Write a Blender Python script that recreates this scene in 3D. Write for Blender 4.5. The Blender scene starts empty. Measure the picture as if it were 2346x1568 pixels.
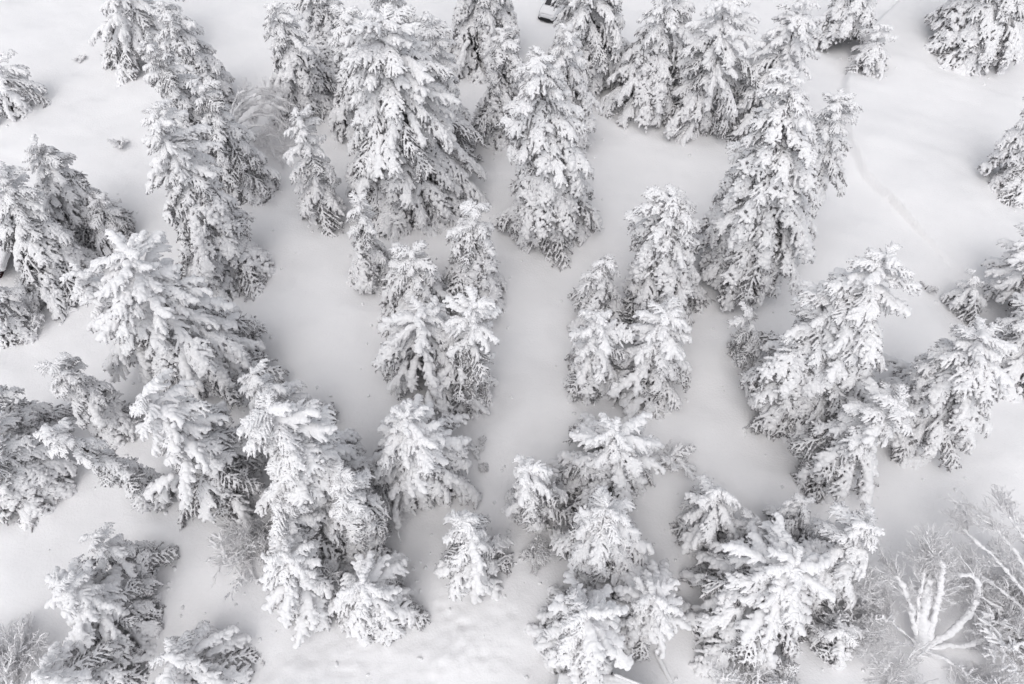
import bpy, bmesh, math, random
import numpy as np
from mathutils import Vector, Matrix, noise as mnoise

random.seed(7)
R = math.radians
scene = bpy.context.scene
COL = scene.collection

# ------------------------------------------------------------------ camera
CAM_H, TILT = 40.0, 30.0
F_PX, CX, CY = 2346 * 24.0 / 36.0, 1173.0, 784.0     # measuring grid: 2346 x 1568 over the frame
cam_data = bpy.data.cameras.new('camera')
cam_data.lens, cam_data.sensor_width = 24.0, 36.0
cam_data.clip_start, cam_data.clip_end = 0.5, 3000
cam = bpy.data.objects.new('camera', cam_data)
cam.location = (0, 0, CAM_H)
cam.rotation_euler = (R(TILT), 0, 0)
COL.objects.link(cam)
scene.camera = cam

# ------------------------------------------------------------------ sky: bright even overcast
SUN_EL, SUN_ROT = 62.0, 200.0
world = bpy.data.worlds.new('World')
scene.world = world
world.use_nodes = True
wn, wl = world.node_tree.nodes, world.node_tree.links
bg = wn['Background']
sky = wn.new('ShaderNodeTexSky')
sky.sky_type = 'NISHITA'
sky.sun_disc = False
sky.sun_elevation, sky.sun_rotation = R(SUN_EL), R(SUN_ROT)
sky.altitude, sky.air_density, sky.dust_density, sky.ozone_density = 300, 1.0, 4.0, 1.0
hs = wn.new('ShaderNodeHueSaturation')
hs.inputs['Saturation'].default_value = 0.26        # cloud cover takes the blue out
wl.new(sky.outputs[0], hs.inputs['Color'])
wl.new(hs.outputs[0], bg.inputs['Color'])
bg.inputs['Strength'].default_value = 0.15

# ------------------------------------------------------------------ sun behind the cloud
sun_data = bpy.data.lights.new('sun', 'SUN')
sun_data.energy, sun_data.angle, sun_data.color = 0.5, R(90), (1.0, 0.985, 0.97)
sun = bpy.data.objects.new('sun', sun_data)
sun.rotation_euler = Vector((math.sin(R(SUN_ROT)) * math.cos(R(SUN_EL)), math.cos(R(SUN_ROT)) * math.cos(R(SUN_EL)),
                             math.sin(R(SUN_EL)))).to_track_quat('Z', 'Y').to_euler()
sun.location = (0, 0, 90)
COL.objects.link(sun)

vs = scene.view_settings
vs.view_transform, vs.look, vs.exposure, vs.gamma = 'Standard', 'None', 0.09, 1.0
vs.use_curve_mapping = False
scene.cycles.use_denoising = True
scene.cycles.diffuse_bounces = 5
scene.cycles.adaptive_threshold = 0.03
scene.cycles.max_bounces = 8

# ------------------------------------------------------------------ helpers
RX = Matrix.Rotation(R(TILT), 3, 'X')


def ray(px, py):
    return (RX @ Vector(((px - CX) / F_PX, -(py - CY) / F_PX, -1.0))).normalized()


def on_ground(px, py, z=0.0):
    d = ray(px, py)
    s = (z - CAM_H) / d.z
    return Vector((d.x * s, d.y * s, z))


def tag(o, label=None, cat=None, group=None, kind=None):
    for k, v in (('label', label), ('category', cat), ('group', group), ('kind', kind)):
        if v:
            o[k] = v
    return o


def link(name, data, parent=None):
    o = bpy.data.objects.new(name, data)
    COL.objects.link(o)
    if parent is not None:
        o.parent = parent
    return o


def mesh_np(name, verts, faces, mat, smooth=True):
    """verts (n,3); faces (m,3) or (m,4)"""
    verts = np.asarray(verts, np.float32)
    faces = np.asarray(faces, np.int32)
    me = bpy.data.meshes.new(name)
    k = faces.shape[1]
    me.vertices.add(len(verts))
    me.vertices.foreach_set('co', verts.ravel())
    me.loops.add(faces.size)
    me.loops.foreach_set('vertex_index', faces.ravel())
    me.polygons.add(len(faces))
    me.polygons.foreach_set('loop_start', np.arange(0, faces.size, k, dtype=np.int32))
    if smooth:
        me.polygons.foreach_set('use_smooth', np.ones(len(faces), bool))
    me.update(calc_edges=True)
    me.validate()
    if mat:
        me.materials.append(mat)
    return me


def bm_mesh(name, bm, mat, smooth=False):
    bmesh.ops.recalc_face_normals(bm, faces=bm.faces[:])
    me = bpy.data.meshes.new(name)
    bm.to_mesh(me)
    bm.free()
    if smooth:
        me.polygons.foreach_set('use_smooth', np.ones(len(me.polygons), bool))
    me.materials.append(mat)
    return me


def box(bm, lo, hi, bevel=0.0):
    vs_ = [bm.verts.new((x, y, z)) for x in (lo[0], hi[0]) for y in (lo[1], hi[1]) for z in (lo[2], hi[2])]
    fs = [bm.faces.new([vs_[i] for i in q]) for q in
          ((0, 1, 3, 2), (4, 6, 7, 5), (0, 4, 5, 1), (2, 3, 7, 6), (0, 2, 6, 4), (1, 5, 7, 3))]
    if bevel:
        es = list({e for f in fs for e in f.edges})
        bmesh.ops.bevel(bm, geom=es, offset=bevel, segments=3, affect='EDGES', profile=0.5)


def tubes(paths, sides=5):
    """paths: list of (points (n,3), radii (n,)) -> verts, quad faces"""
    V, Fc, off = [], [], 0
    ang = np.linspace(0, 2 * np.pi, sides, endpoint=False)
    for P, rad in paths:
        P = np.asarray(P, float)
        n = len(P)
        T = np.gradient(P, axis=0)
        T /= np.linalg.norm(T, axis=1)[:, None] + 1e-9
        up = np.array([0, 0, 1.0]) if abs(T[0, 2]) < 0.9 else np.array([1.0, 0, 0])
        A = np.cross(T, up)
        A /= np.linalg.norm(A, axis=1)[:, None] + 1e-9
        B = np.cross(T, A)
        ring = P[:, None, :] + np.asarray(rad)[:, None, None] * (np.cos(ang)[None, :, None] * A[:, None, :] + np.sin(ang)[None, :, None] * B[:, None, :])
        V.append(ring.reshape(-1, 3))
        i = np.arange(n - 1)[:, None] * sides
        j = np.arange(sides)[None, :]
        j2 = (j + 1) % sides
        q = np.stack([i + j, i + j2, i + sides + j2, i + sides + j], -1).reshape(-1, 4)
        Fc.append(q + off)
        off += n * sides
    return np.concatenate(V), np.concatenate(Fc)


_b = bmesh.new()
bmesh.ops.create_icosphere(_b, subdivisions=2, radius=1.0)
_b.verts.ensure_lookup_table()
ICO_V = np.array([v.co[:] for v in _b.verts])
ICO_F = np.array([[v.index for v in f.verts] for f in _b.faces])
_b.free()


def fuse_blobs(name, blobs, voxel, mat, lump=0.015, lscale=5.0, seed=0):
    """blobs: list of (centre, (rx,ry,rz)) merged to one skin of snow by a voxel remesh"""
    V = np.concatenate([np.asarray(c)[None, :] + ICO_V * np.asarray(r)[None, :] for c, r in blobs])
    Fc = np.concatenate([ICO_F + i * len(ICO_V) for i in range(len(blobs))])
    me = mesh_np(name + '_src', V, Fc, None)
    o = link(name + '_src', me)
    m = o.modifiers.new('fuse', 'REMESH')
    m.mode, m.voxel_size = 'VOXEL', voxel
    dg = bpy.context.evaluated_depsgraph_get()
    out = bpy.data.meshes.new_from_object(o.evaluated_get(dg))
    bpy.data.objects.remove(o)
    bpy.data.meshes.remove(me)
    n = len(out.vertices)
    co = np.empty(n * 3, np.float32)
    no = np.empty(n * 3, np.float32)
    out.vertices.foreach_get('co', co)
    out.vertex_normals.foreach_get('vector', no)
    co, no = co.reshape(-1, 3), no.reshape(-1, 3)
    if lump:
        off = Vector((seed * 3.1, seed * 1.7, 0))
        d = np.array([mnoise.noise(Vector(p) * lscale + off) + 0.5 * mnoise.noise(Vector(p) * lscale * 2.3 + off) for p in co.tolist()])
        co = co + no * (d * lump)[:, None]
        out.vertices.foreach_set('co', co.astype(np.float32).ravel())
    out.polygons.foreach_set('use_smooth', np.ones(len(out.polygons), bool))
    out.update()
    out.name = name
    out.materials.clear()
    out.materials.append(mat)
    return out


# ------------------------------------------------------------------ materials
def new_mat(name):
    m = bpy.data.materials.new(name)
    m.use_nodes = True
    nt = m.node_tree
    return m, nt, nt.nodes['Principled BSDF']


def noise_node(nt, scale, detail=4, rough=0.55, coord='Object', dist=0.0):
    tc = nt.nodes.new('ShaderNodeTexCoord')
    n = nt.nodes.new('ShaderNodeTexNoise')
    n.inputs['Scale'].default_value = scale
    n.inputs['Detail'].default_value = detail
    n.inputs['Roughness'].default_value = rough
    n.inputs['Distortion'].default_value = dist
    nt.links.new(tc.outputs[coord], n.inputs['Vector'])
    return n


def ramp(nt, src, stops):
    r = nt.nodes.new('ShaderNodeValToRGB')
    while len(r.color_ramp.elements) < len(stops):
        r.color_ramp.elements.new(0.5)
    for e, (p, c) in zip(r.color_ramp.elements, stops):
        e.position, e.color = p, (c[0], c[1], c[2], 1)
    nt.links.new(src, r.inputs['Fac'])
    return r


def bump(nt, bsdf, src, strength, dist):
    b = nt.nodes.new('ShaderNodeBump')
    b.inputs['Strength'].default_value = strength
    b.inputs['Distance'].default_value = dist
    nt.links.new(src, b.inputs['Height'])
    nt.links.new(b.outputs[0], bsdf.inputs['Normal'])


def mat_snow(name, lo, hi, scale, bscale, bstr):
    m, nt, p = new_mat(name)
    n = noise_node(nt, scale)
    r = ramp(nt, n.outputs['Fac'], [(0.3, lo), (0.7, hi)])
    nt.links.new(r.outputs[0], p.inputs['Base Color'])
    p.inputs['Roughness'].default_value = 0.85
    p.inputs['Specular IOR Level'].default_value = 0.25
    n2 = noise_node(nt, bscale, 5, 0.6)
    bump(nt, p, n2.outputs['Fac'], bstr, 0.05)
    return m


M_SNOW = mat_snow('fresh_snow', (0.845, 0.84, 0.85), (0.885, 0.88, 0.888), 1.5, 9, 0.15)
M_GROUND = mat_snow('ground_snow', (0.872, 0.866, 0.874), (0.897, 0.89, 0.898), 0.12, 7.0, 0.55)


def mat_frosted(name, dark, dark2, frost, bias, scale):
    """dark needles or bark with hoar frost clinging to whatever faces up"""
    m, nt, p = new_mat(name)
    n1 = noise_node(nt, scale, 3, 0.6)
    base = ramp(nt, n1.outputs['Fac'], [(0.35, dark), (0.7, dark2)])
    n2 = noise_node(nt, scale * 1.7, 3, 0.7)
    geo = nt.nodes.new('ShaderNodeNewGeometry')
    sep = nt.nodes.new('ShaderNodeSeparateXYZ')
    nt.links.new(geo.outputs['Normal'], sep.inputs[0])
    ma = nt.nodes.new('ShaderNodeMath')
    ma.operation = 'MULTIPLY_ADD'
    ma.inputs[1].default_value = 0.55
    nt.links.new(sep.outputs['Z'], ma.inputs[0])
    nt.links.new(n2.outputs['Fac'], ma.inputs[2])
    ad = nt.nodes.new('ShaderNodeMath')
    ad.operation = 'ADD'
    ad.inputs[1].default_value = bias
    nt.links.new(ma.outputs[0], ad.inputs[0])
    f = ramp(nt, ad.outputs[0], [(0.42, (0, 0, 0)), (0.62, (1, 1, 1))])
    mx = nt.nodes.new('ShaderNodeMix')
    mx.data_type = 'RGBA'
    nt.links.new(f.outputs[0], mx.inputs[0])
    nt.links.new(base.outputs[0], mx.inputs[6])
    mx.inputs[7].default_value = (*frost, 1)
    nt.links.new(mx.outputs[2], p.inputs['Base Color'])
    p.inputs['Roughness'].default_value = 0.9
    p.inputs['Specular IOR Level'].default_value = 0.12
    return m


M_NEEDLE = mat_frosted('frosted_needles', (0.036, 0.033, 0.034), (0.13, 0.12, 0.122), (0.70, 0.68, 0.695), 0.16, 3.0)
M_TWIG = mat_frosted('frosted_twigs', (0.13, 0.115, 0.115), (0.28, 0.26, 0.26), (0.88, 0.87, 0.88), 0.5, 4.0)
M_BARK = mat_frosted('bark_with_snow', (0.025, 0.02, 0.018), (0.09, 0.075, 0.07), (0.75, 0.75, 0.78), -0.10, 3.5)

# ------------------------------------------------------------------ bough library (canonical length 2.4 m along +X)
LC = 2.4
KINDP = {   # droop, side angle, side count, side length, stem snow radius, side snow radius, gap, sprigs per m, sub twigs, voxel, blob spacing
    'H': dict(droop=(0.06, 0.24), ang=(24, 44), nb=4, ll=0.28, r0=0.165, r1=0.108, gap=0.05, spr=40, sub=1, vox=0.04, sp=0.5),
    'M': dict(droop=(0.15, 0.34), ang=(28, 52), nb=9, ll=0.37, r0=0.10, r1=0.076, gap=0.14, spr=44, sub=2, vox=0.029, sp=0.6),
    'D': dict(droop=(0.28, 0.5), ang=(34, 60), nb=9, ll=0.40, r0=0.085, r1=0.096, gap=0.33, spr=52, sub=4, vox=0.029, sp=0.75),
    'L': dict(droop=(0.10, 0.3), ang=(34, 60), nb=8, ll=0.42, r0=0.06, r1=0.04, gap=0.18, spr=46, sub=5, vox=0.028, sp=0.7),
}


def make_bough(kind, seed):
    rng = np.random.default_rng(seed)
    K = KINDP[kind]
    d = rng.uniform(*K['droop'])
    wob = rng.uniform(-0.12, 0.12)
    ph = rng.uniform(0, 6)

    def stem(s):
        s = np.asarray(s, float)
        return np.stack([LC * s * (1 - 0.12 * d * s * s), LC * (wob * s * s + 0.018 * np.sin(s * 7 + ph)),
                         LC * (0.05 * np.sin(s * 2.2) - d * s ** 2)], -1)
    S = np.linspace(0, 1, 14)
    stem_pts = stem(S)
    tube_paths = [(stem_pts, 0.035 * (1 - 0.8 * S) + 0.006)]
    blobs, sp_o, sp_d = [], [], []

    def lay_snow(P, r, gap, taper=0.5, lift=0.45):
        L = np.linalg.norm(np.diff(P, axis=0), axis=1).sum()
        n = max(2, int(L / (r * K['sp'])))
        idx = np.linspace(0, len(P) - 1.001, n)
        skip = 0
        p1, p2, q1 = rng.uniform(0, 6, 3)
        for k, f in enumerate(idx):
            if skip > 0:
                skip -= 1
                continue
            if rng.random() < gap:
                skip = rng.integers(1, 3)
                continue
            i = int(f)
            c = P[i] * (1 - f + i) + P[i + 1] * (f - i)
            u = k / max(1, n - 1)
            a = u * L / r
            rr = r * (1.12 - taper * u * u) * (1 + 0.13 * math.sin(a * 0.55 + p1) + 0.09 * math.sin(a * 1.37 + p2)) * rng.uniform(0.86, 1.14)
            c = c + np.array([0, 0, rr * lift]) + rng.normal(0, rr * 0.10, 3) + np.array([0, 0.3 * rr * math.sin(a * 0.7 + q1), 0])
            blobs.append((c, (rr * rng.uniform(0.95, 1.15), rr * rng.uniform(0.95, 1.15), rr * rng.uniform(0.75, 0.95))))

    def needles(P, dens, ln, spread=0.75, down=0.55):
        L = np.linalg.norm(np.diff(P, axis=0), axis=1).sum()
        n = max(3, int(L * dens))
        f = rng.uniform(0, len(P) - 1.001, n)
        i = f.astype(int)
        w = (f - i)[:, None]
        o = P[i] * (1 - w) + P[i + 1] * w
        t = P[i + 1] - P[i]
        t /= np.linalg.norm(t, axis=1)[:, None] + 1e-9
        dd = t * 0.7 + rng.normal(0, spread, (n, 3)) * np.array([1, 1, 0.6]) + np.array([0, 0, -down])
        dd /= np.linalg.norm(dd, axis=1)[:, None]
        sp_o.append(o - np.array([0, 0, 0.01]))
        sp_d.append(dd * (ln * rng.uniform(0.55, 1.35, n))[:, None])

    lay_snow(stem_pts[1:], K['r0'], K['gap'] * 0.6, 0.3 if kind == 'H' else 0.45)
    needles(stem_pts[2:], K['spr'] * 0.9, 0.15)
    for side in (-1, 1):
        for k in range(K['nb']):
            s = 0.10 + 0.86 * (k + rng.uniform(0.1, 0.9)) / K['nb']
            o = stem(s)
            t = stem(min(1, s + 0.02)) - stem(s - 0.02)
            t /= np.linalg.norm(t)
            a = R(rng.uniform(*K['ang'])) * side
            ca, sa = math.cos(a), math.sin(a)
            dv = np.array([t[0] * ca - t[1] * sa, t[0] * sa + t[1] * ca, t[2] * 0.7 + rng.uniform(-0.12, 0.10)])
            ln = LC * K['ll'] * (0.30 + 0.75 * math.sin(math.pi * min(1, 0.22 + 0.78 * s)) ** 0.8) * rng.uniform(0.7, 1.2)
            u = np.linspace(0, 1, 7)
            dr = rng.uniform(0.15, 0.45) + d * 0.5
            P = o + dv[None, :] * (u * ln)[:, None] + np.array([0, 0, -1.0])[None, :] * (dr * ln * u ** 2)[:, None]
            P[:, 1] += -side * 0.10 * ln * u ** 2
            tube_paths.append((P, 0.014 * (1 - 0.7 * u) + 0.003))
            lay_snow(P[1:], K['r1'] * rng.uniform(0.8, 1.2), K['gap'], 0.35)
            needles(P, K['spr'], 0.14)
            for _ in range(K['sub']):
                f = rng.uniform(0.25, 0.95)
                q = P[int(f * 6)]
                dv2 = dv * 0.6 + rng.normal(0, 0.5, 3)
                dv2[2] -= rng.uniform(0.2, 0.9)
                dv2 /= np.linalg.norm(dv2)
                l2 = rng.uniform(0.16, 0.36)
                Q = q + dv2[None, :] * (np.linspace(0, 1, 4) * l2)[:, None]
                tube_paths.append((Q, np.linspace(0.008, 0.003, 4)))
                if rng.random() > K['gap']:
                    lay_snow(Q, K['r1'] * rng.uniform(0.55, 0.9), 0.1, 0.3, 0.3)
                needles(Q, K['spr'] * 1.2, 0.11)
    # needle sprigs: slim three sided spikes
    O, D = np.concatenate(sp_o), np.concatenate(sp_d)
    n = len(O)
    side = np.cross(D, np.array([0, 0, 1.0]) + rng.normal(0, 0.3, (n, 3)))
    side /= np.linalg.norm(side, axis=1)[:, None] + 1e-9
    up = np.cross(side, D)
    up /= np.linalg.norm(up, axis=1)[:, None] + 1e-9
    w = rng.uniform(0.016, 0.034, n)[:, None]
    V = np.stack([O + side * w, O - side * w * 0.6 + up * w, O - side * w * 0.6 - up * w, O + D], 1).reshape(-1, 3)
    b = np.arange(n)[:, None] * 4
    Fc = np.concatenate([b + np.array([[0, 1, 3]]), b + np.array([[1, 2, 3]]), b + np.array([[2, 0, 3]])])
    tv, tf = tubes(tube_paths, 4)
    tri = np.concatenate([tf[:, [0, 1, 2]], tf[:, [0, 2, 3]]]) + len(V)
    green = mesh_np('bough', np.concatenate([V, tv]), np.concatenate([Fc, tri]), M_NEEDLE, smooth=False)
    snow = fuse_blobs('snow_load', blobs, K['vox'], M_SNOW, lump=0.022 if kind != 'L' else 0.010, lscale=5.0, seed=seed)
    return green, snow


LIB = {k: [make_bough(k, 100 * i + ord(k)) for i in range(n)] for k, n in (('H', 7), ('M', 8), ('D', 8), ('L', 5))}

# ------------------------------------------------------------------ conifers
MIX = {   # (top third, middle, bottom third) probabilities H M D L
    'heavy': ((.85, .15, 0, 0), (.6, .22, .03, .15), (.25, .3, .15, .3)),
    'spruce': ((.4, .6, 0, 0), (.12, .48, .3, .1), (0, .3, .45, .25)),
    'clump': ((.2, .5, .3, 0), (.05, .3, .6, .05), (0, .2, .6, .2)),
    'frost': ((.3, .5, 0, .2), (.1, .4, .15, .35), (0, .25, .25, .5)),
}
N_BOUGH = [0]


def conifer(name, label, cat, apex, base, w, style='spruce', prof=None, clear=0.04, dens=1.0, group=None, seed=0, hmax=22.0, droop=0.0):
    rng = random.Random(seed * 977 + 5)
    P = on_ground(*base)
    d = ray(*apex)
    hd = Vector((d.x, d.y))
    s = (P.x * d.x + P.y * d.y) / hd.length_squared
    h = CAM_H + s * d.z
    h0 = h
    h = max(2.0, min(hmax, h))
    s = (h - CAM_H) / d.z
    top = Vector((d.x * s, d.y * s, h))
    lean = Vector((top.x - P.x, top.y - P.y, 0))
    dist = (Vector((P.x, P.y, 0.35 * h)) - Vector((0, 0, CAM_H))).length
    Rr = 1.1 * w * dist / F_PX
    prof = prof or (0.42 if style == 'heavy' else 0.56) * rng.uniform(0.78, 1.25)
    n1, n2 = rng.uniform(0, 6.28), rng.uniform(0, 6.28)
    root = link(name, None)
    root.location = P
    tag(root, label, cat, group)

    def axis(z):
        f = z / h
        return lean * (0.6 * f + 0.4 * f * f)
    zs = np.linspace(-0.4, h * 0.985, 10)
    tr = 0.07 + 0.013 * h
    pts = [tuple(axis(z) + Vector((0, 0, z))) for z in zs]
    tv, tf = tubes([(pts, tr * (1 - 0.93 * np.linspace(0, 1, 10) ** 0.9))], 10)
    link('trunk', mesh_np('trunk', tv, tf, M_BARK), root)
    zb = clear * h + 0.25
    step, arc = (0.92, 2.2) if style == 'heavy' else (0.74, 1.9)
    step /= dens
    z = h - 0.12
    phi = rng.uniform(0, 6.28)

    def add(kind, loc, yaw, pitch, roll, sx, sy, sz):
        g, sn = rng.choice(LIB[kind])
        o = link('bough', g, root)
        m = Matrix.Translation(loc) @ Matrix.Rotation(yaw, 4, 'Z') @ Matrix.Rotation(-pitch, 4, 'Y') @ Matrix.Rotation(roll, 4, 'X')
        o.matrix_local = m @ Matrix.Diagonal((sx, sy, sz, 1))
        link('snow_load', sn, o)
        N_BOUGH[0] += 1
    # leader
    add('H' if style != 'frost' else 'M', axis(h - 0.9) + Vector((0, 0, h - 0.9)), rng.uniform(0, 6.28), R(82), 0, 0.42, 0.38, 0.5)
    while z > zb:
        t = (h - z) / (h - zb)
        rad = Rr * (t ** prof) * (1.0 - 0.22 * max(0, (t - 0.8) / 0.2) ** 2) + 0.30
        n = max(3, round(2 * math.pi * rad / arc))
        pm = MIX[style][min(2, int(t * 3))]
        for k in range(n):
            a = phi + 2 * math.pi * k / n + rng.uniform(-0.28, 0.28)
            kind = rng.choices('HMDL', pm)[0]
            # lopsided crown: some flanks reach out, some are bitten back
            lob = 1 + 0.2 * math.sin(a + n1 + 0.35 * z) + 0.16 * math.sin(2 * a + n2 - 0.9 * z)
            L = rad * lob * rng.uniform(0.72, 1.18)
            pitch = R((26 - 42 * min(1, t * 2.2) ** 0.7 - 20 * t if style == 'heavy' else 44 - 66 * min(1, t * 2.4) ** 0.7 - 20 * t) - droop + rng.uniform(-9, 9))
            off = max(0.0, L - (1.9 if kind == 'H' else 2.5)) * 0.85
            sx = (L - off) / (LC * max(0.6, math.cos(pitch)))
            sy = min(1.15, max(0.45, sx ** 0.5)) * rng.uniform(0.85, 1.15)
            sz = min(1.15, max(0.5, sx ** 0.5)) * rng.uniform(0.9, 1.15)
            zz = z + rng.uniform(-0.35, 0.35) * step
            if kind == 'H':
                sy, sz = (min(1.1, max(0.6, sx ** 0.4)) * rng.uniform(0.85, 1.2) for _ in 'yz')
            zz += off * math.tan(pitch) * 0.6
            add(kind, axis(zz) + Vector((off * math.cos(a), off * math.sin(a), zz)), a, pitch, rng.uniform(-0.3, 0.3), sx, sy, sz)
        phi += 2.4
        z -= step * (0.55 + 0.6 * t)
    return root


TREES = []


def T(label, apex, base, w, style='spruce', **kw):
    TREES.append((label, apex, base, w, style, kw))


# the long diagonal row at the upper left
T('frost-hazed conifer cut by the top edge, leading the long diagonal row', (278, -85), (335, 135), 88, 'heavy')
T('slim grey conifer on the far flank of the diagonal row, by the open field', (375, 15), (490, 240), 58, 'clump')
T('tall pale conifer second in the diagonal row, left side fading into white', (335, 95), (505, 400), 72, 'frost')
T('tallest conifer of the diagonal row with long snowy fingers down its spine', (352, 250), (538, 615), 94, 'spruce')
T('twiggy grey conifer below the arching birch, on the right flank of the diagonal row', (455, 190), (580, 445), 52, 'frost')
# left edge
T('rounded pale conifer behind the others in the group above the brown cabin', (85, 335), (215, 520), 70, 'frost')
T('broad conifer at the left edge leaning over the brown cabin roof', (0, 395), (145, 640), 80, 'spruce')
T('short lacy conifer at the right end of the group above the brown cabin', (225, 455), (270, 560), 45, 'frost')
T('slender leaning conifer with bare trunk line, left half of the finger-boughed pair', (180, 628), (370, 830), 58, 'heavy')
T('wide conifer with thick white finger boughs, middle of the left half', (290, 580), (500, 860), 112, 'heavy')
T('dark round conifer cut by the left edge just below the brown cabin', (-35, 640), (15, 765), 50, 'clump')
T('lone dense conifer leaning left in the clearing below the brown cabin', (120, 835), (275, 965), 58, 'clump')
T('dark feathery conifer cut by the left edge, behind the broad one', (-45, 900), (85, 1010), 60, 'clump')
T('broad dark conifer cut by the left edge in the lower left', (-70, 985), (85, 1130), 88, 'clump')
T('very slim conifer stretched far over the snow, pointing left, beside the broad dark conifer', (108, 985), (370, 1130), 40, 'spruce', prof=0.6)
# big group left of centre
T('conifer with white shoulders on the left side of the largest lower-left group', (330, 912), (540, 1120), 98, 'heavy')
T('pale conifer at the rear of the largest lower-left group, by the smooth path', (575, 855), (690, 1000), 70, 'heavy')
T('tallest conifer in the middle of the largest lower-left group', (615, 940), (765, 1180), 118, 'spruce')
T('bulky whitest conifer on the right of the largest lower-left group', (930, 955), (965, 1105), 112, 'heavy', prof=0.36, dens=1.15)
T('lumpy conifer at the front of the lower-left group beside the bare frosted shrub', (645, 1160), (725, 1270), 78, 'clump')
T('dark-hearted conifer at the front right of the lower-left group', (780, 1085), (835, 1250), 80, 'clump')
T('conifer of neat parallel snow fingers in front of the lower-left group', (650, 1268), (735, 1350), 92, 'heavy', dens=1.3, prof=0.45)
T('star-shaped snowy conifer seen from above, nearest to the bottom of the lower-left group', (825, 1335), (860, 1405), 90, 'heavy', dens=1.35, prof=0.42)
T('small lone pointed conifer standing free in the bottom centre clearing', (1072, 1195), (1090, 1290), 82, 'heavy', prof=0.6, dens=1.3)
T('small conifer with a star of white fingers, left end of the bottom centre cluster', (1213, 1068), (1215, 1175), 70, 'heavy')
T('wide star-topped conifer at the back of the bottom centre cluster', (1410, 985), (1385, 1110), 128, 'heavy')
T('thick round conifer in the middle of the bottom centre cluster', (1390, 1165), (1365, 1275), 112, 'spruce')
T('conifer with long arching snow limbs, between the two star-shaped bottom conifers', (1495, 1365), (1470, 1430), 90, 'heavy', prof=0.4, dens=1.15)
T('fat star-shaped conifer seen from above, nearest to the shed roof', (1340, 1400), (1318, 1465), 105, 'heavy', dens=1.35, prof=0.4)
T('small conifer with upright white lobes at the back of the lower-right group', (1650, 1125), (1605, 1215), 72, 'heavy')
T('low frosted conifer half hidden between its neighbours in the lower-right group', (1722, 1190), (1695, 1250), 60, 'spruce')
T('crooked-topped conifer at the rear of the lower-right group', (1840, 1150), (1800, 1250), 72, 'spruce')
T('conifer leaning right with ragged tip at the right end of the lower-right group', (1990, 1205), (1850, 1330), 80, 'spruce')
T('largest white conifer of the lower-right group with fat drooping fingers', (1820, 1290), (1720, 1400), 135, 'heavy', dens=1.2, prof=0.42)
T('low round conifer among frosted bushes near the bottom right', (1930, 1440), (1910, 1490), 58, 'spruce', prof=0.5)
T('wide fan-shaped snowy conifer at the bottom edge, right of the lower-left pair', (385, 1500), (465, 1545), 95, 'heavy')
T('fingered conifer half cut by the bottom edge in the lower-left corner', (90, 1540), (230, 1570), 85, 'heavy')
T('narrow twiggy conifer behind its broad twin near the lower-left corner', (218, 1232), (325, 1300), 44, 'spruce')
T('broad irregular conifer standing alone above the lower-left corner', (146, 1338), (300, 1415), 84, 'heavy', prof=0.5, dens=1.2)
# top row
T('conifer at the left end of the top cluster, next to the arching birch', (625, 12), (705, 240), 80, 'spruce')
T('dark conifer cut by the top edge behind the left end of the top cluster', (725, -60), (765, 130), 65, 'clump')
T('conifer left of the great central spruce with drooping white arms', (790, 25), (835, 290), 84, 'spruce')
T('great central spruce-like conifer with wide tiers, largest in the top cluster', (880, 50), (935, 460), 152, 'spruce')
T('conifer right of the great tiered one with a tidy pointed top', (987, 45), (1020, 350), 78, 'spruce')
T('conifer cut by the top edge directly behind the great tiered one', (890, -40), (930, 170), 75, 'spruce')
T('dark conifer cut by the top edge just left of the parked car', (1105, -110), (1105, 140), 100, 'clump')
T('slim grey conifer in front of the dark one by the car', (1155, 72), (1150, 310), 74, 'clump')
T('tall dense conifer in the upper centre with dark pits down its front', (1236, 128), (1250, 525), 118, 'clump')
T('narrow conifer tucked behind the tall dense upper-centre one', (1298, 70), (1295, 330), 70, 'spruce')
T('conifer cut by the top edge just right of the parked car', (1350, -90), (1325, 170), 106, 'spruce')
T('dark conifer at the top edge between the car and the white-fingered pair', (1540, -30), (1475, 240), 100, 'spruce')
T('open conifer with long hanging white fingers at the top, left of a kinked one', (1665, -5), (1600, 275), 92, 'heavy')
T('kinked thin-topped conifer at the top edge beside the hanging-fingered one', (1840, 12), (1740, 280), 78, 'heavy')
T('massive dark-trunked conifer below the kinked one in the upper right', (1815, 185), (1690, 655), 120, 'clump', clear=0.2)
T('pale conifer on the right flank of the massive dark-trunked one', (1925, 222), (1795, 520), 78, 'spruce', clear=0.1)
T('slim conifer with visible trunk foot on the left of the massive dark-trunked one', (1720, 330), (1643, 598), 52, 'clump', clear=0.36)
T('conifer cut by the top edge with its trunk foot showing, upper right', (1995, -80), (1905, 90), 62, 'spruce', clear=0.32)
T('small conifer with black gaps beside the curved snow lip', (2015, 62), (1992, 160), 52, 'heavy', prof=0.5)
T('broad shaggy conifer cut by the top edge near the upper right corner', (2285, -120), (2235, 128), 94, 'clump', prof=0.4)
T('conifer at the right edge, highest of three cut by that edge', (2385, 200), (2330, 440), 58, 'clump')
T('slim young conifer with a clean spire left of the great tiered one', (682, 258), (755, 485), 54, 'heavy')
T('slim conifer at the foot of the top cluster, left of the twin-topped pair', (825, 462), (855, 635), 58, 'spruce')
T('dark-hollowed conifer at the back of the centre-left group', (1088, 478), (1092, 680), 92, 'clump')
T('low frosty conifer at the back left of the centre-left group', (945, 575), (962, 712), 110, 'clump')
T('wide conifer with splayed white fingers in the centre-left group', (972, 712), (978, 858), 125, 'heavy')
T('pointed conifer at the front right of the centre-left group', (1086, 700), (1070, 895), 74, 'heavy')
T('tall dark-hollowed conifer at the back of the centre-right group', (1545, 452), (1500, 690), 105, 'clump')
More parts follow.
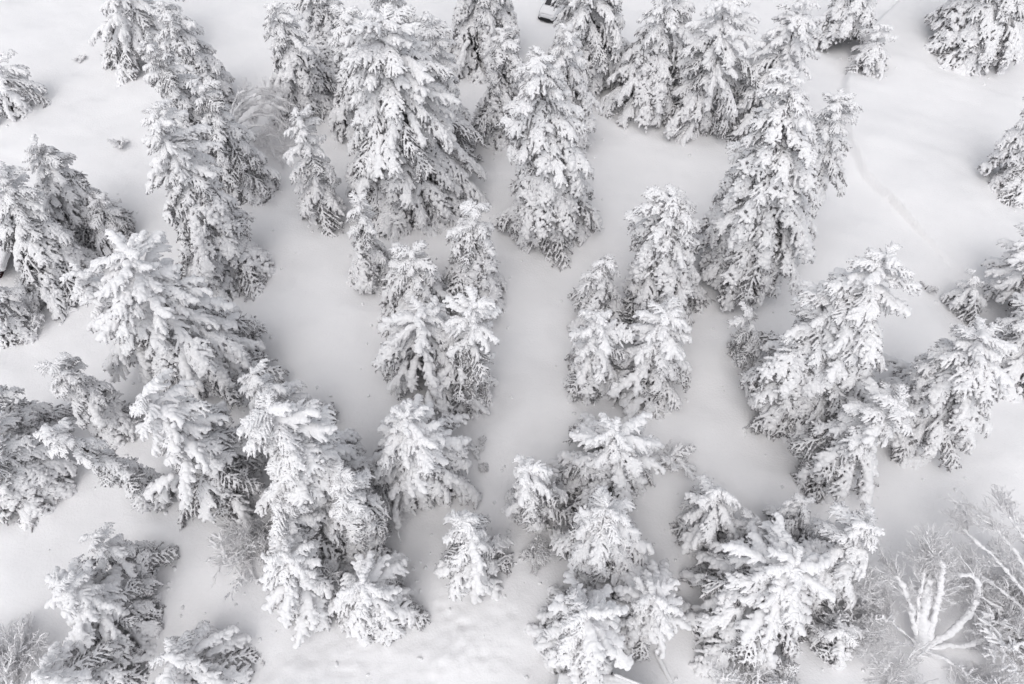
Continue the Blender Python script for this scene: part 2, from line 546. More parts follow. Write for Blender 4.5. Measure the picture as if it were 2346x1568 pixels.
T('low dark-pitted conifer at the back left of the centre-right group', (1385, 600), (1370, 725), 70, 'clump')
T('pointed white conifer at the front left of the centre-right group', (1370, 722), (1350, 885), 76, 'heavy')
T('pointed white conifer at the front right of the centre-right group', (1525, 722), (1480, 890), 86, 'heavy')
T('large leaning conifer with a bare trunk foot in the right-hand group', (2030, 590), (1815, 945), 108, 'spruce', clear=0.18, prof=0.5)
T('conifer sharing the right-hand group, its trunk foot left of the large leaning one', (1930, 660), (1768, 940), 76, 'spruce', clear=0.16, prof=0.5)
T('small thin conifer at the left tip of the right-hand group', (1709, 709), (1723, 830), 42, 'frost')
T('bent conifer with swept white shelves at the right of the right-hand group', (2250, 768), (2085, 985), 104, 'spruce', prof=0.42)
T('conifer in front of the right-hand group standing in a round snow hollow', (2062, 925), (1880, 1055), 86, 'spruce', prof=0.45)
T('small star-topped conifer near the right edge above the swept one', (2232, 630), (2215, 705), 52, 'heavy', prof=0.7)
T('conifer cut by the right edge behind the small star-topped one', (2385, 535), (2320, 690), 70, 'heavy')
T('conifer cut by the right edge below the small star-topped one', (2420, 700), (2310, 825), 75, 'spruce')
T('pale rounded frosted conifer cut by the left edge near the top', (0, 148), (25, 245), 50, 'heavy', prof=0.4)
BASES = [(on_ground(*t[2]), t[3]) for t in TREES]

# ------------------------------------------------------------------ ground: one sheet, fine where the camera looks
ARC = [on_ground(x, y) for x, y in ((2040, 20), (1998, 64), (1956, 130), (1930, 202), (1930, 270), (1941, 336), (1975, 403), (2030, 455))]


def vnoise(x, y, seed):
    """smooth value noise on arrays, 0..1"""
    tab = np.random.default_rng(seed).random((256, 256))
    xi, yi = np.floor(x).astype(int), np.floor(y).astype(int)
    fx, fy = x - xi, y - yi
    fx, fy = fx ** 3 * (fx * (fx * 6 - 15) + 10), fy ** 3 * (fy * (fy * 6 - 15) + 10)
    q = lambda i, j: tab[(xi + i) % 256, (yi + j) % 256]
    return (q(0, 0) * (1 - fx) + q(1, 0) * fx) * (1 - fy) + (q(0, 1) * (1 - fx) + q(1, 1) * fx) * fy


def ground_height(X, Y):
    Z = 0.30 * np.sin(X * 0.21 + 1.0) * np.sin(Y * 0.17 + 0.4) + 0.14 * np.sin(X * 0.47 + Y * 0.31) + 0.07 * np.sin(X * 0.9 - Y * 1.1 + 2)
    Z = Z + 0.22 * (vnoise(X * 0.16 + Y * 0.05, Y * 0.30 - X * 0.08, 1) - 0.5)          # wind drift
    Z = Z + 0.10 * (vnoise(X * 0.45, Y * 0.8 + X * 0.2, 2) - 0.5) + 0.035 * (vnoise(X * 1.3, Y * 1.5, 3) - 0.5)
    Z = Z + 0.012 * (vnoise(X * 3.1, Y * 3.3, 4) - 0.5)
    for P, w in BASES:                                    # wells under the crowns, faint rims of drift
        r = w * 0.028 * 1.25
        d2 = ((X - P.x) ** 2 + (Y - P.y) ** 2) / r ** 2
        Z = Z - 0.28 * np.exp(-d2) + 0.05 * np.exp(-(np.sqrt(d2) - 1.55) ** 2 / 0.12)
    c = on_ground(1090, 1450)                             # churned patch of old prints in the bottom clearing
    m = np.exp(-(((X - c.x) / 4.0) ** 2 + ((Y - c.y) / 3.2) ** 2))
    pits = np.minimum(vnoise(X * 1.5, Y * 1.9, 5), vnoise(X * 1.9 + 40, Y * 1.6, 6))
    Z = Z + m * (0.26 * np.clip(pits - 0.30, -0.22, 0.12) + 0.10 * (vnoise(X * 3.5, Y * 3.5, 7) - 0.5))
    c = on_ground(760, 1540)
    m = np.exp(-(((X - c.x) / 5.0) ** 2 + ((Y - c.y) / 2.4) ** 2))
    Z = Z + m * 0.14 * (vnoise(X * 2.6, Y * 3.4, 8) - 0.5)
    for A, B in (((1000, 1390), (1165, 1555)), ((985, 1560), (1080, 1400))):     # old hare tracks, softened by new snow
        a, b = on_ground(*A), on_ground(*B)
        n = int((b - a).length / 0.75)
        for k in range(n):
            u = k / n
            px = a.x + (b.x - a.x) * u + 0.35 * math.sin(u * 5) + 0.14 * (-1) ** k
            py = a.y + (b.y - a.y) * u
            near_ = (np.abs(X - px) < 1.2) & (np.abs(Y - py) < 1.2)
            if near_.any():
                d2 = (X - px) ** 2 + (Y - py) ** 2
                Z = Z - 0.09 * np.exp(-d2 / 0.045) + 0.03 * np.exp(-(np.sqrt(d2) - 0.4) ** 2 / 0.02)
    # curved snow lip in the upper right
    best = np.full(X.shape, 1e9)
    sgn = np.zeros(X.shape)
    for a, b in zip(ARC[:-1], ARC[1:]):
        ex, ey = b.x - a.x, b.y - a.y
        u = np.clip(((X - a.x) * ex + (Y - a.y) * ey) / (ex * ex + ey * ey), 0, 1)
        dx, dy = X - a.x - u * ex, Y - a.y - u * ey
        d = np.hypot(dx, dy)
        sgn = np.where(d < best, np.sign(ex * dy - ey * dx), sgn)
        best = np.minimum(best, d)
    Z = Z + 0.55 * np.clip(0.5 + sgn * best / 0.24, 0, 1) * np.exp(-(best / 5.0) ** 2)
    return Z


def gh(x, y):
    return float(ground_height(np.array([[x]]), np.array([[y]]))[0, 0])


far = np.array([70, 85, 120, 220, 500, 1500.0])
gx = np.concatenate([-far[::-1], np.linspace(-60, 60, 680), far])
gy = np.concatenate([-far[::-1] + 50, np.linspace(-12, 78, 520), far + 20])
X, Y = np.meshgrid(gx, gy)
near = np.exp(-(np.maximum(0, np.hypot(X, Y - 30) - 70) / 40) ** 2)
V = np.stack([X, Y, ground_height(X, Y) * near], -1).reshape(-1, 3)
nx, ny = len(gx), len(gy)
ii = np.arange(ny - 1)[:, None] * nx + np.arange(nx - 1)[None, :]
ground = link('ground', mesh_np('ground', V, np.stack([ii, ii + 1, ii + nx + 1, ii + nx], -1).reshape(-1, 4), M_GROUND))
tag(ground, 'smooth fresh snow cover with soft hollows', kind='structure')



# ------------------------------------------------------------------ bare frosted branches (canonical 2 m along +X)
def make_branch(seed, snowy):
    rng = np.random.default_rng(seed)
    paths, ends = [], []

    def grow(o, d, L, r, depth):
        n = 6
        P = [o]
        dd = d.copy()
        for _ in range(n - 1):
            dd = dd + rng.normal(0, 0.13, 3) + np.array([0, 0, -0.03 * (3 - depth)])
            dd /= np.linalg.norm(dd)
            P.append(P[-1] + dd * L / (n - 1))
        P = np.array(P)
        paths.append((P, np.linspace(r, max(0.011, r * 0.45), n)))
        if depth == 0:
            return P
        for k in range({3: 9, 2: 5, 1: 3}[depth]):
            f = rng.uniform(0.18, 1.0)
            q = P[min(n - 1, int(f * (n - 1)))]
            t = dd * 0.9 + rng.normal(0, 0.47, 3)
            t /= np.linalg.norm(t)
            grow(q, t, L * rng.uniform(0.30, 0.55), r * 0.62, depth - 1)
        return P
    P = grow(np.zeros(3), np.array([1.0, 0, 0.1]), 2.0, 0.034, 3)
    v, f = tubes(paths, 3)
    me = mesh_np('branch', v, f, M_TWIG)
    sn = None
    blobs = []
    for p, r in paths:
        if r[0] < (0.012 if snowy else 0.02):
            continue
        for k in range(1, len(p)):
            for u in (0.0, 0.25, 0.5, 0.75):
                if rng.random() < 0.75:
                    rr = (0.055 if snowy else 0.036) * rng.uniform(0.6, 1.3) * (r[0] / 0.034) ** 0.35
                    c = p[k - 1] * (1 - u) + p[k] * u + np.array([0, 0, rr * 0.5])
                    blobs.append((c, (rr * 1.3, rr, rr * 0.9)))
    sn = fuse_blobs('snow_load', blobs, 0.024, M_SNOW, lump=0.008, lscale=8, seed=seed)
    return me, sn


BR = [make_branch(900 + i, i % 2) for i in range(7)]


def put(lib, root, loc, yaw, pitch, roll, sc, name='branch'):
    me, sn = lib
    o = link(name, me, root)
    m = Matrix.Translation(loc) @ Matrix.Rotation(yaw, 4, 'Z') @ Matrix.Rotation(-pitch, 4, 'Y') @ Matrix.Rotation(roll, 4, 'X')
    o.matrix_local = m @ Matrix.Diagonal((sc[0], sc[1], sc[2], 1))
    link('snow_load', sn, o)


def shrub(label, base, n, length, az=(0, 360), pitch=(25, 80), spread=0.35, seed=0, name='frosted_shrub', cat='shrub', arch=0):
    rng = random.Random(seed * 31 + 3)
    P = on_ground(*base)
    P.z = gh(P.x, P.y) - 0.1
    root = link(name, None)
    root.location = P
    tag(root, label, cat, 'frosted shrubs')
    for k in range(n):
        a, p = R(rng.uniform(*az)), R(rng.uniform(*pitch))
        s = length / 2.0 * rng.uniform(0.7, 1.15)
        loc = Vector((rng.uniform(-spread, spread), rng.uniform(-spread, spread), 0))
        put(rng.choice(BR), root, loc, a, p, rng.uniform(0, 6.28), (s, s * 0.9, s * 0.9))
    return root


def tuft(label, base, n, length, kinds='LD', seed=0, pt=(-5, 75), name='conifer_sapling', cat='sapling'):
    """low snow-covered young conifer barely clear of the snow"""
    rng = random.Random(seed * 17 + 11)
    P = on_ground(*base)
    P.z = gh(P.x, P.y) - 0.05
    root = link(name, None)
    root.location = P
    tag(root, label, cat, 'saplings poking out of the snow')
    tv, tf = tubes([([(0, 0, -0.3), (0, 0, length * 0.5), (0.02, 0, length * 0.9)], [0.05, 0.035, 0.01])], 6)
    link('trunk', mesh_np('trunk', tv, tf, M_BARK), root)
    for k in range(n):
        s = length / LC * rng.uniform(0.7, 1.2)
        put(rng.choice(LIB[rng.choice(kinds)]), root, Vector((length * rng.uniform(-.35, .35), length * rng.uniform(-.35, .35), length * rng.uniform(0.0, 0.6))), 2.4 * k + rng.uniform(-.9, .9),
            R(rng.uniform(*pt)), rng.uniform(-.3, .3), (s, max(.3, s), max(.3, s)), 'bough')
    return root


def limb_tree(label, name, cat, limbs, seed=0):
    """leafless tree: limbs = list of (points (px, py, height), bark radius, snow radius, twig count)"""
    rng = random.Random(seed)
    P0 = on_ground(limbs[0][0][0][0], limbs[0][0][0][1])
    root = link(name, None)
    root.location = P0
    tag(root, label, cat)
    for k, (pts, r, sr, tw) in enumerate(limbs):
        C = np.array([list(on_ground(x, y, z) - P0) for x, y, z in pts])
        t = np.linspace(0, len(C) - 1, len(C) * 6)
        P = np.stack([np.interp(t, np.arange(len(C)), C[:, a]) for a in range(3)], 1)
        for _ in range(4):
            P[1:-1] = 0.25 * P[:-2] + 0.5 * P[1:-1] + 0.25 * P[2:]
        n = len(P)
        P += np.array([[mnoise.noise(Vector((i * 0.3, k, a))) * 0.08 for a in range(3)] for i in range(n)])
        tv, tf = tubes([(P, r * np.linspace(1, 0.35, n))], 8)
        o = link('limb', mesh_np('limb', tv, tf, M_BARK), root)
        if sr:
            blobs = []
            for i in range(1, n - 1):
                for u in (0, 0.5):
                    if True:
                        rr = sr * rng.uniform(0.72, 1.2) * (1.1 - 0.5 * i / n)
                        rr = max(rr, 0.05)
                        c = P[i] * (1 - u) + P[i + 1] * u + np.array([0, 0, rr * 0.5])
                        blobs.append((c, (rr * 1.1, rr * 1.1, rr)))
            link('snow_load', fuse_blobs('snow_load', blobs, 0.04, M_SNOW, 0.07, 3.0, k + seed), o)
        for j in range(tw * 3):
            i = rng.randrange(n // 3, n)
            d = P[min(n - 1, i + 1)] - P[max(0, i - 1)]
            yaw = math.atan2(d[1], d[0]) + rng.uniform(-0.9, 0.9)
            pitch = math.atan2(d[2], math.hypot(d[0], d[1])) * 0.6 + rng.uniform(-0.3, 0.5)
            s = rng.uniform(0.35, 0.85)
            put(rng.choice(BR[::2]), root, Vector(P[i]), yaw, pitch, rng.uniform(0, 6.28), (s, s, s))
    return root


limb_tree('frosted birch with arching limbs bowed over toward the top cluster', 'birch_tree', 'birch', [
    (((540, 315, 0), (532, 268, 1.7), (560, 228, 3.6), (610, 212, 4.0), (655, 232, 3.2)), 0.07, 0.13, 4),
    (((540, 315, 0), (540, 272, 1.5), (575, 240, 3.0), (620, 236, 3.2), (662, 258, 2.4)), 0.06, 0.19, 3),
    (((540, 315, 0), (545, 285, 1.1), (590, 262, 2.2), (630, 268, 2.1), (660, 295, 1.2)), 0.06, 0.15, 4),
    (((540, 315, 0), (555, 300, 0.8), (595, 285, 1.6), (630, 300, 1.3), (648, 335, 0.4)), 0.05, 0.11, 4),
    (((540, 315, 0), (528, 260, 1.9), (545, 215, 3.7), (590, 200, 4.1), (635, 210, 3.6)), 0.05, 0.09, 4),
    (((540, 315, 0), (560, 310, 0.6), (595, 310, 1.2), (620, 335, 0.8), (632, 368, 0.2)), 0.05, 0.09, 4)], 3)
limb_tree('big leafless tree with thick snow on its forked limbs, bottom right', 'leafless_tree', 'tree', [
    (((2110, 1485, 0), (2092, 1430, 1.2), (2080, 1370, 2.4), (2062, 1330, 3.0), (2050, 1322, 2.9)), 0.10, 0.15, 5),
    (((2110, 1485, 0), (2110, 1440, 1.0), (2120, 1370, 2.2), (2128, 1325, 2.8)), 0.12, 0.27, 2),
    (((2110, 1485, 0), (2135, 1440, 1.2), (2150, 1360, 2.6), (2160, 1300, 3.8), (2140, 1265, 4.4)), 0.10, 0.17, 7),
    (((2110, 1485, 0), (2180, 1450, 0.9), (2225, 1400, 2.0), (2245, 1345, 3.0), (2225, 1318, 3.3), (2190, 1318, 3.2)), 0.09, 0.16, 5),
    (((2110, 1485, 0), (2210, 1480, 0.5), (2260, 1465, 1.0), (2315, 1425, 1.8)), 0.07, 0.14, 5),
    (((2110, 1485, 0), (2060, 1440, 0.9), (2005, 1385, 1.6), (1930, 1335, 2.2)), 0.06, 0.07, 12),
    (((2110, 1485, 0), (2070, 1475, 0.7), (2020, 1465, 1.0), (1990, 1470, 0.9)), 0.05, 0.06, 6),
    (((2110, 1485, 0), (2165, 1510, 0.3), (2215, 1545, 0.3), (2260, 1575, 0.2)), 0.05, 0.08, 5),
    (((2110, 1485, 0), (2100, 1420, 1.4), (2110, 1330, 3.0), (2130, 1280, 4.0)), 0.07, 0.09, 10)], 5)

limb_tree('frosted tree of long arching white branches sweeping in from the right edge', 'arching_tree', 'tree', [
    (((2420, 1490, 0), (2375, 1400, 1.8), (2300, 1300, 3.0), (2235, 1240, 3.3), (2205, 1215, 3.0)), 0.07, 0.11, 4),
    (((2420, 1490, 0), (2390, 1380, 2.2), (2330, 1270, 3.6), (2275, 1205, 4.0), (2235, 1180, 3.8)), 0.07, 0.12, 4),
    (((2420, 1490, 0), (2370, 1420, 1.4), (2290, 1350, 2.3), (2220, 1300, 2.6), (2180, 1285, 2.4)), 0.06, 0.10, 4),
    (((2420, 1490, 0), (2400, 1360, 2.4), (2350, 1240, 4.0), (2310, 1180, 4.5)), 0.07, 0.12, 4),
    (((2420, 1490, 0), (2360, 1440, 1.1), (2290, 1395, 1.7), (2240, 1365, 1.9)), 0.06, 0.13, 3),
    (((2420, 1490, 0), (2365, 1465, 0.8), (2300, 1450, 1.2), (2255, 1440, 1.2)), 0.06, 0.12, 3)], 21)
shrub('wide frosted thicket of fine branches filling the right edge near the bottom', (2370, 1450), 60, 3.0, (95, 205), (5, 60), 3.0, 1, 'frosted_thicket', 'thicket')
shrub('wispy frosted bush above the low round conifer near the bottom right', (1950, 1460), 18, 2.4, (20, 170), (15, 70), 0.5, 2)
shrub('pale twiggy bush at the bottom edge below the low round conifer', (2040, 1560), 14, 2.2, (0, 360), (15, 75), 0.5, 3)
shrub('spiky frosted bush at the bottom edge right of the snowy pole', (1705, 1560), 15, 2.4, (0, 360), (25, 80), 0.5, 4)
shrub('bare frosted shrub with a fan of branches at the front of the lower-left group', (590, 1215), 24, 2.6, (180, 350), (10, 65), 0.5, 5)
shrub('pale frosted bush in the lower left corner', (10, 1575), 26, 2.8, (20, 180), (15, 70), 0.8, 6)
shrub('thin frosted stems below the thick round conifer of the bottom centre cluster', (1240, 1235), 8, 1.6, (180, 360), (20, 60), 0.3, 8)
shrub('pale frosty shrub under the brown cabin wall', (60, 715), 14, 2.4, (0, 360), (10, 60), 0.8, 9)
tuft('low round sapling right of the wide star-topped conifer', (1540, 1065), 20, 1.2, 'HMD', 1)
tuft('small lone sapling in the shade left of the thick round conifer', (1222, 1280), 12, 0.75, 'LD', 2)
tuft('tiny twig tip poking out of the snow in the upper left field', (182, 135), 6, 0.5, 'M', 3, (35, 85))
tuft('tiny sapling beside the diagonal row in the upper left field', (280, 340), 8, 0.75, 'M', 4, (35, 85))
tuft('half-buried pale sapling right of the whitest lower-left conifer', (1092, 1030), 8, 0.65, 'LM', 5)
tuft('tiny dark twig left of the star-fingered conifer in the bottom centre', (1112, 1072), 5, 0.45, 'L', 6)
tuft('tiny dark twig left of the small star-topped conifer near the right edge', (2125, 657), 5, 0.6, 'L', 7)
tuft('dark tufted sapling at the bottom edge beside the spiky bush', (1775, 1555), 20, 1.3, 'DL', 8)
limb_tree('snapped sapling with a snow cap leaning beside the lower-left group', 'broken_sapling', 'sapling', [
    (((918, 1245, 0), (912, 1215, 0.6), (895, 1175, 1.2), (880, 1130, 1.9)), 0.035, 0.05, 1),
    (((912, 1215, 0.6), (905, 1160, 1.5), (915, 1130, 2.0)), 0.03, 0.17, 0)], 9)

# ------------------------------------------------------------------ plain materials for the few built things
def plain(name, c1, c2, scale, rough=0.6, spec=0.5):
    m, nt, p = new_mat(name)
    n = noise_node(nt, scale)
    r = ramp(nt, n.outputs['Fac'], [(0.35, c1), (0.7, c2)])
    nt.links.new(r.outputs[0], p.inputs['Base Color'])
    p.inputs['Roughness'].default_value = rough
    p.inputs['Specular IOR Level'].default_value = spec
    return m


M_WALL = plain('brown_stained_boards', (0.035, 0.012, 0.012), (0.06, 0.022, 0.02), 5, 0.8)
M_ROOF = plain('dark_roofing', (0.03, 0.03, 0.035), (0.06, 0.06, 0.065), 4, 0.8)
M_BOARD = plain('weathered_board', (0.30, 0.29, 0.30), (0.45, 0.44, 0.45), 6, 0.8)
M_GLASS = plain('dark_car_glass', (0.008, 0.008, 0.012), (0.015, 0.015, 0.02), 2, 0.08)
M_PAINT = plain('white_car_paint', (0.68, 0.68, 0.70), (0.74, 0.74, 0.75), 1, 0.25)
M_RUBBER = plain('black_plastic', (0.012, 0.012, 0.014), (0.02, 0.02, 0.022), 5, 0.6)
M_STEEL = plain('dark_steel', (0.03, 0.03, 0.035), (0.06, 0.06, 0.065), 8, 0.5)
M_LAMP = plain('headlamp_lens', (0.5, 0.5, 0.52), (0.6, 0.6, 0.62), 3, 0.1)


def snow_slab(name, parent, lo, hi, thick, seed, edge=0.5):
    """pillow of roof snow over a rectangle, rounded and uneven at its edges"""
    nxx, nyy = max(6, int((hi[0] - lo[0]) / 0.2)), max(6, int((hi[1] - lo[1]) / 0.2))
    bl = []
    for a in np.linspace(lo[0], hi[0], nxx):
        for b in np.linspace(lo[1], hi[1], nyy):
            r = 0.2 + 0.03 * mnoise.noise(Vector((a * 1.3, b * 1.3, seed)))
            for zz in np.linspace(0.14, thick - 0.18 + 0.05 * mnoise.noise(Vector((a, b, seed + 4))), 3):
                bl.append(((a, b, zz + lo[2]), (r, r, 0.19)))
    return link(name, fuse_blobs(name, bl, 0.06, M_SNOW, 0.03, 1.5, seed), parent)


# brown cabin at the left edge: only one corner of wall and the snowy roof above it are in view
wc = on_ground(19, 639)
cabin = link('cabin', None)
cabin.location = wc + Vector((-0.45, 0.0, 0))
cabin.rotation_euler = (0, 0, R(6))
tag(cabin, 'dark brown cabin corner under a snow-heavy roof at the left edge', 'cabin')
bm = bmesh.new()
box(bm, (-5.5, 0.0, -0.4), (0.0, 4.0, 1.28))
link('wall', bm_mesh('wall', bm, M_WALL), cabin)
for k in range(18):
    bm = bmesh.new()
    box(bm, (-5.45 + k * 0.303, -0.03, -0.3), (-5.45 + k * 0.303 + 0.27, -0.002, 1.25), 0.006)
    link('board', bm_mesh('board', bm, M_WALL), cabin)
bm = bmesh.new()
box(bm, (-6.0, -0.4, 1.3), (1.14, 4.5, 1.42), 0.02)
rf = link('roof', bm_mesh('roof', bm, M_ROOF), cabin)
snow_slab('snow_load', rf, (-6.0, -0.35, 1.42), (1.1, 4.4, 1.42), 0.55, 3)

# shed at the bottom edge: one roof corner and the board along its verge
sc_ = on_ground(1412, 1552, 2.6)
shed = link('shed', None)
shed.location = (sc_.x, sc_.y, 0)
shed.rotation_euler = (0, 0, R(-19))
tag(shed, 'small shed with snowy roof corner and protruding verge board at the bottom edge', 'shed')
bm = bmesh.new()
box(bm, (-1.9, -4.2, -0.4), (1.7, -1.1, 2.05))
link('wall', bm_mesh('wall', bm, M_WALL), shed)
bm = bmesh.new()
vv = [bm.verts.new(v) for v in ((0, 0, 2.62), (-2.6, -0.75, 2.1), (-2.6, -4.6, 2.1), (0, -4.6, 2.62), (2.3, 0, 2.15), (2.3, -4.6, 2.15))]
bm.faces.new((vv[0], vv[1], vv[2], vv[3]))
bm.faces.new((vv[0], vv[3], vv[5], vv[4]))
e = bmesh.ops.extrude_face_region(bm, geom=bm.faces[:])
for v in e['geom']:
    if isinstance(v, bmesh.types.BMVert):
        v.co.z -= 0.12
rf = link('roof', bm_mesh('roof', bm, M_ROOF), shed)
bl = []
for a in np.linspace(-2.5, 2.2, 22):
    y0 = -0.08 + (0.75 / 2.6 * a if a < 0 else 0)
    for b in np.linspace(y0, -4.5, 22):
        z = 2.62 - (0.2 * -a if a < 0 else 0.205 * a)
        bl.append(((a, b, z + 0.05), (0.19, 0.19, 0.15)))
link('snow_load', fuse_blobs('snow_load', bl, 0.05, M_SNOW, 0.03, 2, 8), rf)
bm = bmesh.new()
box(bm, (-0.25, 0.02, -0.09), (2.6, 0.14, 0.09), 0.01)
vb = link('verge_board', bm_mesh('verge_board', bm, M_BOARD), shed)
vb.matrix_local = Matrix.Translation((0, 0, 2.68)) @ Matrix.Rotation(R(11), 4, 'Y')
bl = [((x, 0.08, 0.1), (0.09, 0.07, 0.07)) for x in np.linspace(-0.1, 2.5, 40)]
link('snow_load', fuse_blobs('snow_load', bl, 0.03, M_SNOW, 0.01, 5, 2), vb)
bm = bmesh.new()
box(bm, (-0.29, 0.025, -0.07), (-0.252, 0.135, 0.07), 0.008)
link('end_cap', bm_mesh('end_cap', bm, M_RUBBER), vb)

# snowed-over pole by the shed
a, b = on_ground(1503, 1492), on_ground(1548, 1580)
pole = link('pole', None)
pole.location = (a.x, a.y, gh(a.x, a.y))
d = b - a
pole.rotation_euler = (0, 0, math.atan2(d.y, d.x))
tag(pole, 'long snow-covered pole lying on the ground right of the shed', 'pole')
L = d.length
tv, tf = tubes([([(x, 0, 0.16 + 0.02 * math.sin(x)) for x in np.linspace(0, L, 12)], [0.09] * 12)], 10)
link('log', mesh_np('log', tv, tf, M_BOARD), pole)
bl = [((x, 0.0, 0.22), (0.14, 0.13, 0.09)) for x in np.linspace(0.1, L, 60)]
link('snow_load', fuse_blobs('snow_load', bl, 0.04, M_SNOW, 0.01, 3, 6), pole)

# thin cable above the bottom clearing
a, b = on_ground(640, 1582, 2.5), on_ground(1255, 1492, 3.2)
pts = [tuple(a.lerp(b, u) - Vector((0, 0, 0.5 * math.sin(math.pi * u)))) for u in np.linspace(0, 1, 24)]
tv, tf = tubes([(pts, [0.009] * 24)], 5)
cable = link('cable', mesh_np('cable', tv, tf, M_TWIG))
tag(cable, 'thin frosted cable strung across the bottom clearing', 'cable')

# bent steel hook sticking up at the bottom edge
a = on_ground(668, 1578)
hook = link('bent_rod', mesh_np('bent_rod', *tubes([([(0, 0, -0.2), (0, 0, 0.5), (-0.04, 0.04, 0.75), (-0.16, 0.10, 0.86), (-0.32, 0.12, 0.84), (-0.44, 0.1, 0.72)], [0.028] * 6)], 8), M_STEEL))
hook.location = (a.x, a.y, gh(a.x, a.y))
tag(hook, 'bent black rod poking out of the snow at the bottom edge', 'rod')

# ------------------------------------------------------------------ parked car, nose in view at the top edge
nose = on_ground(1249, 47)
car = link('parked_car', None)
car.location = (nose.x, nose.y, gh(nose.x, nose.y) - 0.1)
car.rotation_euler = (0, 0, R(-90 - 24))
tag(car, 'white snow-dusted parked car at the top edge between two conifers', 'car')


def loft(stations, ring=16):
    """stations: (x, half width, z low, z high, squareness)"""
    Vv, Ff = [], []
    for x, hw, zl, zh, sq in stations:
        for k in range(ring):
            t = 2 * math.pi * k / ring
            c, s = math.cos(t), math.sin(t)
            cx = math.copysign(abs(c) ** sq, c)
            sx = math.copysign(abs(s) ** sq, s)
            Vv.append((x, hw * cx, (zl + zh) / 2 + (zh - zl) / 2 * sx))
    n = len(stations)
    for i in range(n - 1):
        for k in range(ring):
            Ff.append((i * ring + k, i * ring + (k + 1) % ring, (i + 1) * ring + (k + 1) % ring, (i + 1) * ring + k))
    return Vv, Ff


def loft_mesh(name, st, mat, ring=20):
    v, f = loft(st, ring)
    bm = bmesh.new()
    bv = [bm.verts.new(q) for q in v]
    for q in f:
        bm.faces.new([bv[i] for i in q])
    bm.faces.new(bv[:ring])
    bm.faces.new(bv[-ring:])
    return bm_mesh(name, bm, mat, True)


# x runs backwards from the nose (the car faces -x here, rotated towards the camera)
link('body', loft_mesh('body', [(-0.02, 0.55, 0.42, 0.62, .5), (-0.12, 0.74, 0.32, 0.74, .45), (-0.4, 0.84, 0.26, 0.84, .4), (-0.9, 0.88, 0.24, 0.93, .36),
     (-1.5, 0.89, 0.24, 1.0, .35), (-2.6, 0.9, 0.24, 1.02, .35), (-3.6, 0.89, 0.26, 1.02, .36), (-4.1, 0.84, 0.32, 1.0, .4), (-4.3, 0.7, 0.42, 0.9, .5)], M_PAINT), car)
link('cabin', loft_mesh('cabin', [(-1.3, 0.72, 0.92, 1.0, .4), (-1.9, 0.68, 0.92, 1.38, .4), (-2.3, 0.66, 0.92, 1.47, .4), (-3.2, 0.64, 0.92, 1.46, .4), (-3.9, 0.62, 0.92, 1.1, .4)], M_PAINT), car)


def panel(name, pts, mat, th=0.02):
    bm = bmesh.new()
    f = bm.faces.new([bm.verts.new(p) for p in pts])
    f.normal_update()
    nrm = f.normal.copy()
    e = bmesh.ops.extrude_face_region(bm, geom=[f])
    for v in e['geom']:
        if isinstance(v, bmesh.types.BMVert):
            v.co += nrm * th
    return link(name, bm_mesh(name, bm, mat), car)


panel('windscreen', [(-1.27, -0.6, 1.01), (-1.27, 0.6, 1.01), (-1.93, 0.52, 1.44), (-1.93, -0.52, 1.44)], M_GLASS)
for sgn in (-1, 1):
    panel('side_window', [(-1.75, sgn * 0.735, 1.03), (-2.9, sgn * 0.735, 1.03), (-2.75, sgn * 0.685, 1.38), (-2.05, sgn * 0.685, 1.36)], M_GLASS)
    hl = link('headlight', loft_mesh('headlight', [(-0.06, 0.10, 0.6, 0.68, .6), (-0.2, 0.15, 0.58, 0.73, .6), (-0.4, 0.12, 0.6, 0.74, .6)], M_LAMP, 12), car)
    hl.location = (0, sgn * 0.62, 0)
    for x in (-0.85, -3.45):
        wv, wf = tubes([([(x, sgn * 0.70, 0.32), (x, sgn * 0.90, 0.32)], [0.33, 0.33])], 20)
        tyre = link('wheel', mesh_np('wheel', wv, wf, M_RUBBER), car)
        bm = bmesh.new()
        bmesh.ops.create_cone(bm, cap_ends=True, segments=16, radius1=0.22, radius2=0.2, depth=0.03)
        rim = link('rim', bm_mesh('rim', bm, M_STEEL), tyre)
        rim.location = (x, sgn * 0.9, 0.32)
        rim.rotation_euler = (R(90), 0, 0)
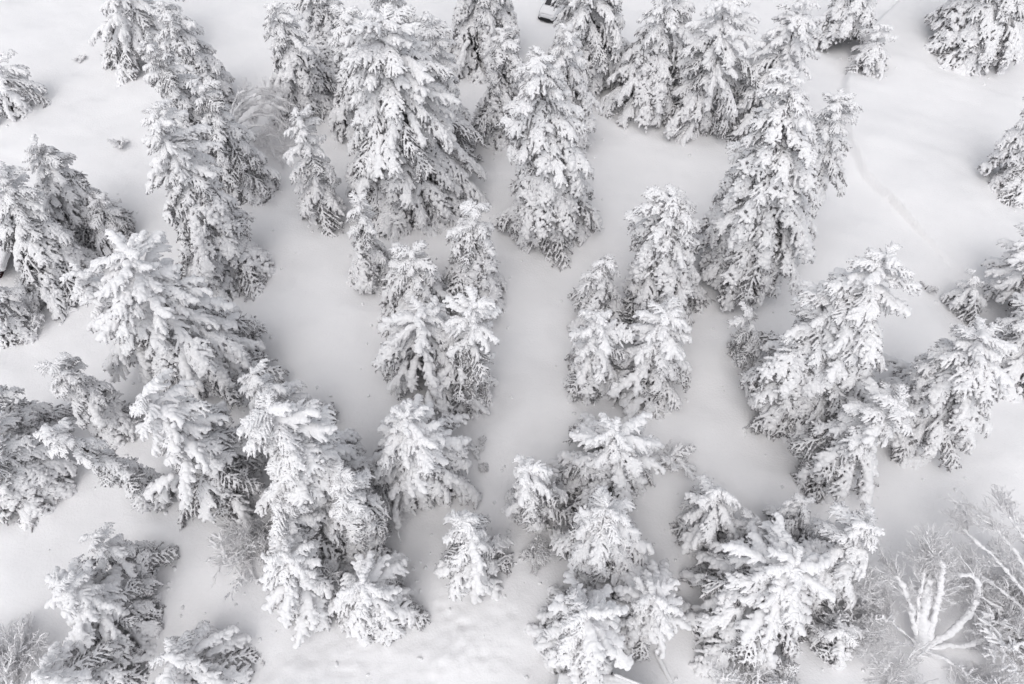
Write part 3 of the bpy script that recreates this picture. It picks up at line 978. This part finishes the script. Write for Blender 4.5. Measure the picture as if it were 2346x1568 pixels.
gr = link('grille', loft_mesh('grille', [(0.03, 0.42, 0.44, 0.54, .5), (-0.05, 0.6, 0.34, 0.58, .5), (-0.2, 0.70, 0.30, 0.58, .5)], M_RUBBER, 12), car)
link('bumper', loft_mesh('bumper', [(0.05, 0.5, 0.24, 0.34, .5), (-0.06, 0.76, 0.22, 0.36, .5), (-0.35, 0.88, 0.2, 0.36, .5), (-0.5, 0.89, 0.2, 0.34, .5)], M_RUBBER, 12), car)
bl = [((x, y, 0.80 + 0.12 * (-x) - 0.05 * y * y), (0.14, 0.14, 0.10)) for x in np.linspace(-0.35, -1.15, 8) for y in np.linspace(-0.6, 0.6, 11)]
link('snow_load', fuse_blobs('snow_load', bl, 0.05, M_SNOW, 0.02, 3, 4), car)
bl = [((x, y, 1.47), (0.15, 0.15, 0.12)) for x in np.linspace(-2.05, -3.2, 10) for y in np.linspace(-0.5, 0.5, 9)]
link('snow_load', fuse_blobs('snow_load', bl, 0.05, M_SNOW, 0.02, 3, 4), car)

# ------------------------------------------------------------------ little clumps shed from the boughs, half sunk in the snow
rc = np.random.default_rng(5)
CV, CF = [], []
for P, w in BASES:
    for _ in range(9):
        a, d = rc.uniform(0, 6.28), w * 0.028 * rc.uniform(0.9, 1.7)
        x, y, r = P.x + d * math.cos(a), P.y + d * math.sin(a), rc.uniform(0.05, 0.13)
        v = ICO_V * r * rc.uniform(0.7, 1.25, 3) * (1 + 0.15 * rc.normal(size=(len(ICO_V), 1)))
        CF.append(ICO_F + len(ICO_V) * len(CV))
        CV.append(v + np.array([x, y, gh(x, y) + r * 0.15]))
cl = link('snow_clumps', mesh_np('snow_clumps', np.concatenate(CV), np.concatenate(CF), M_SNOW))
tag(cl, 'little snow clumps fallen from the boughs around the trees', 'snow clumps', kind='stuff')

# ------------------------------------------------------------------ the conifers, last because they are many
for i, (label, apex, base, w, style, kw) in enumerate(TREES):
    conifer('conifer_tree', label, 'conifer', apex, base, w, style, seed=i, group='snow-laden conifers', **kw)
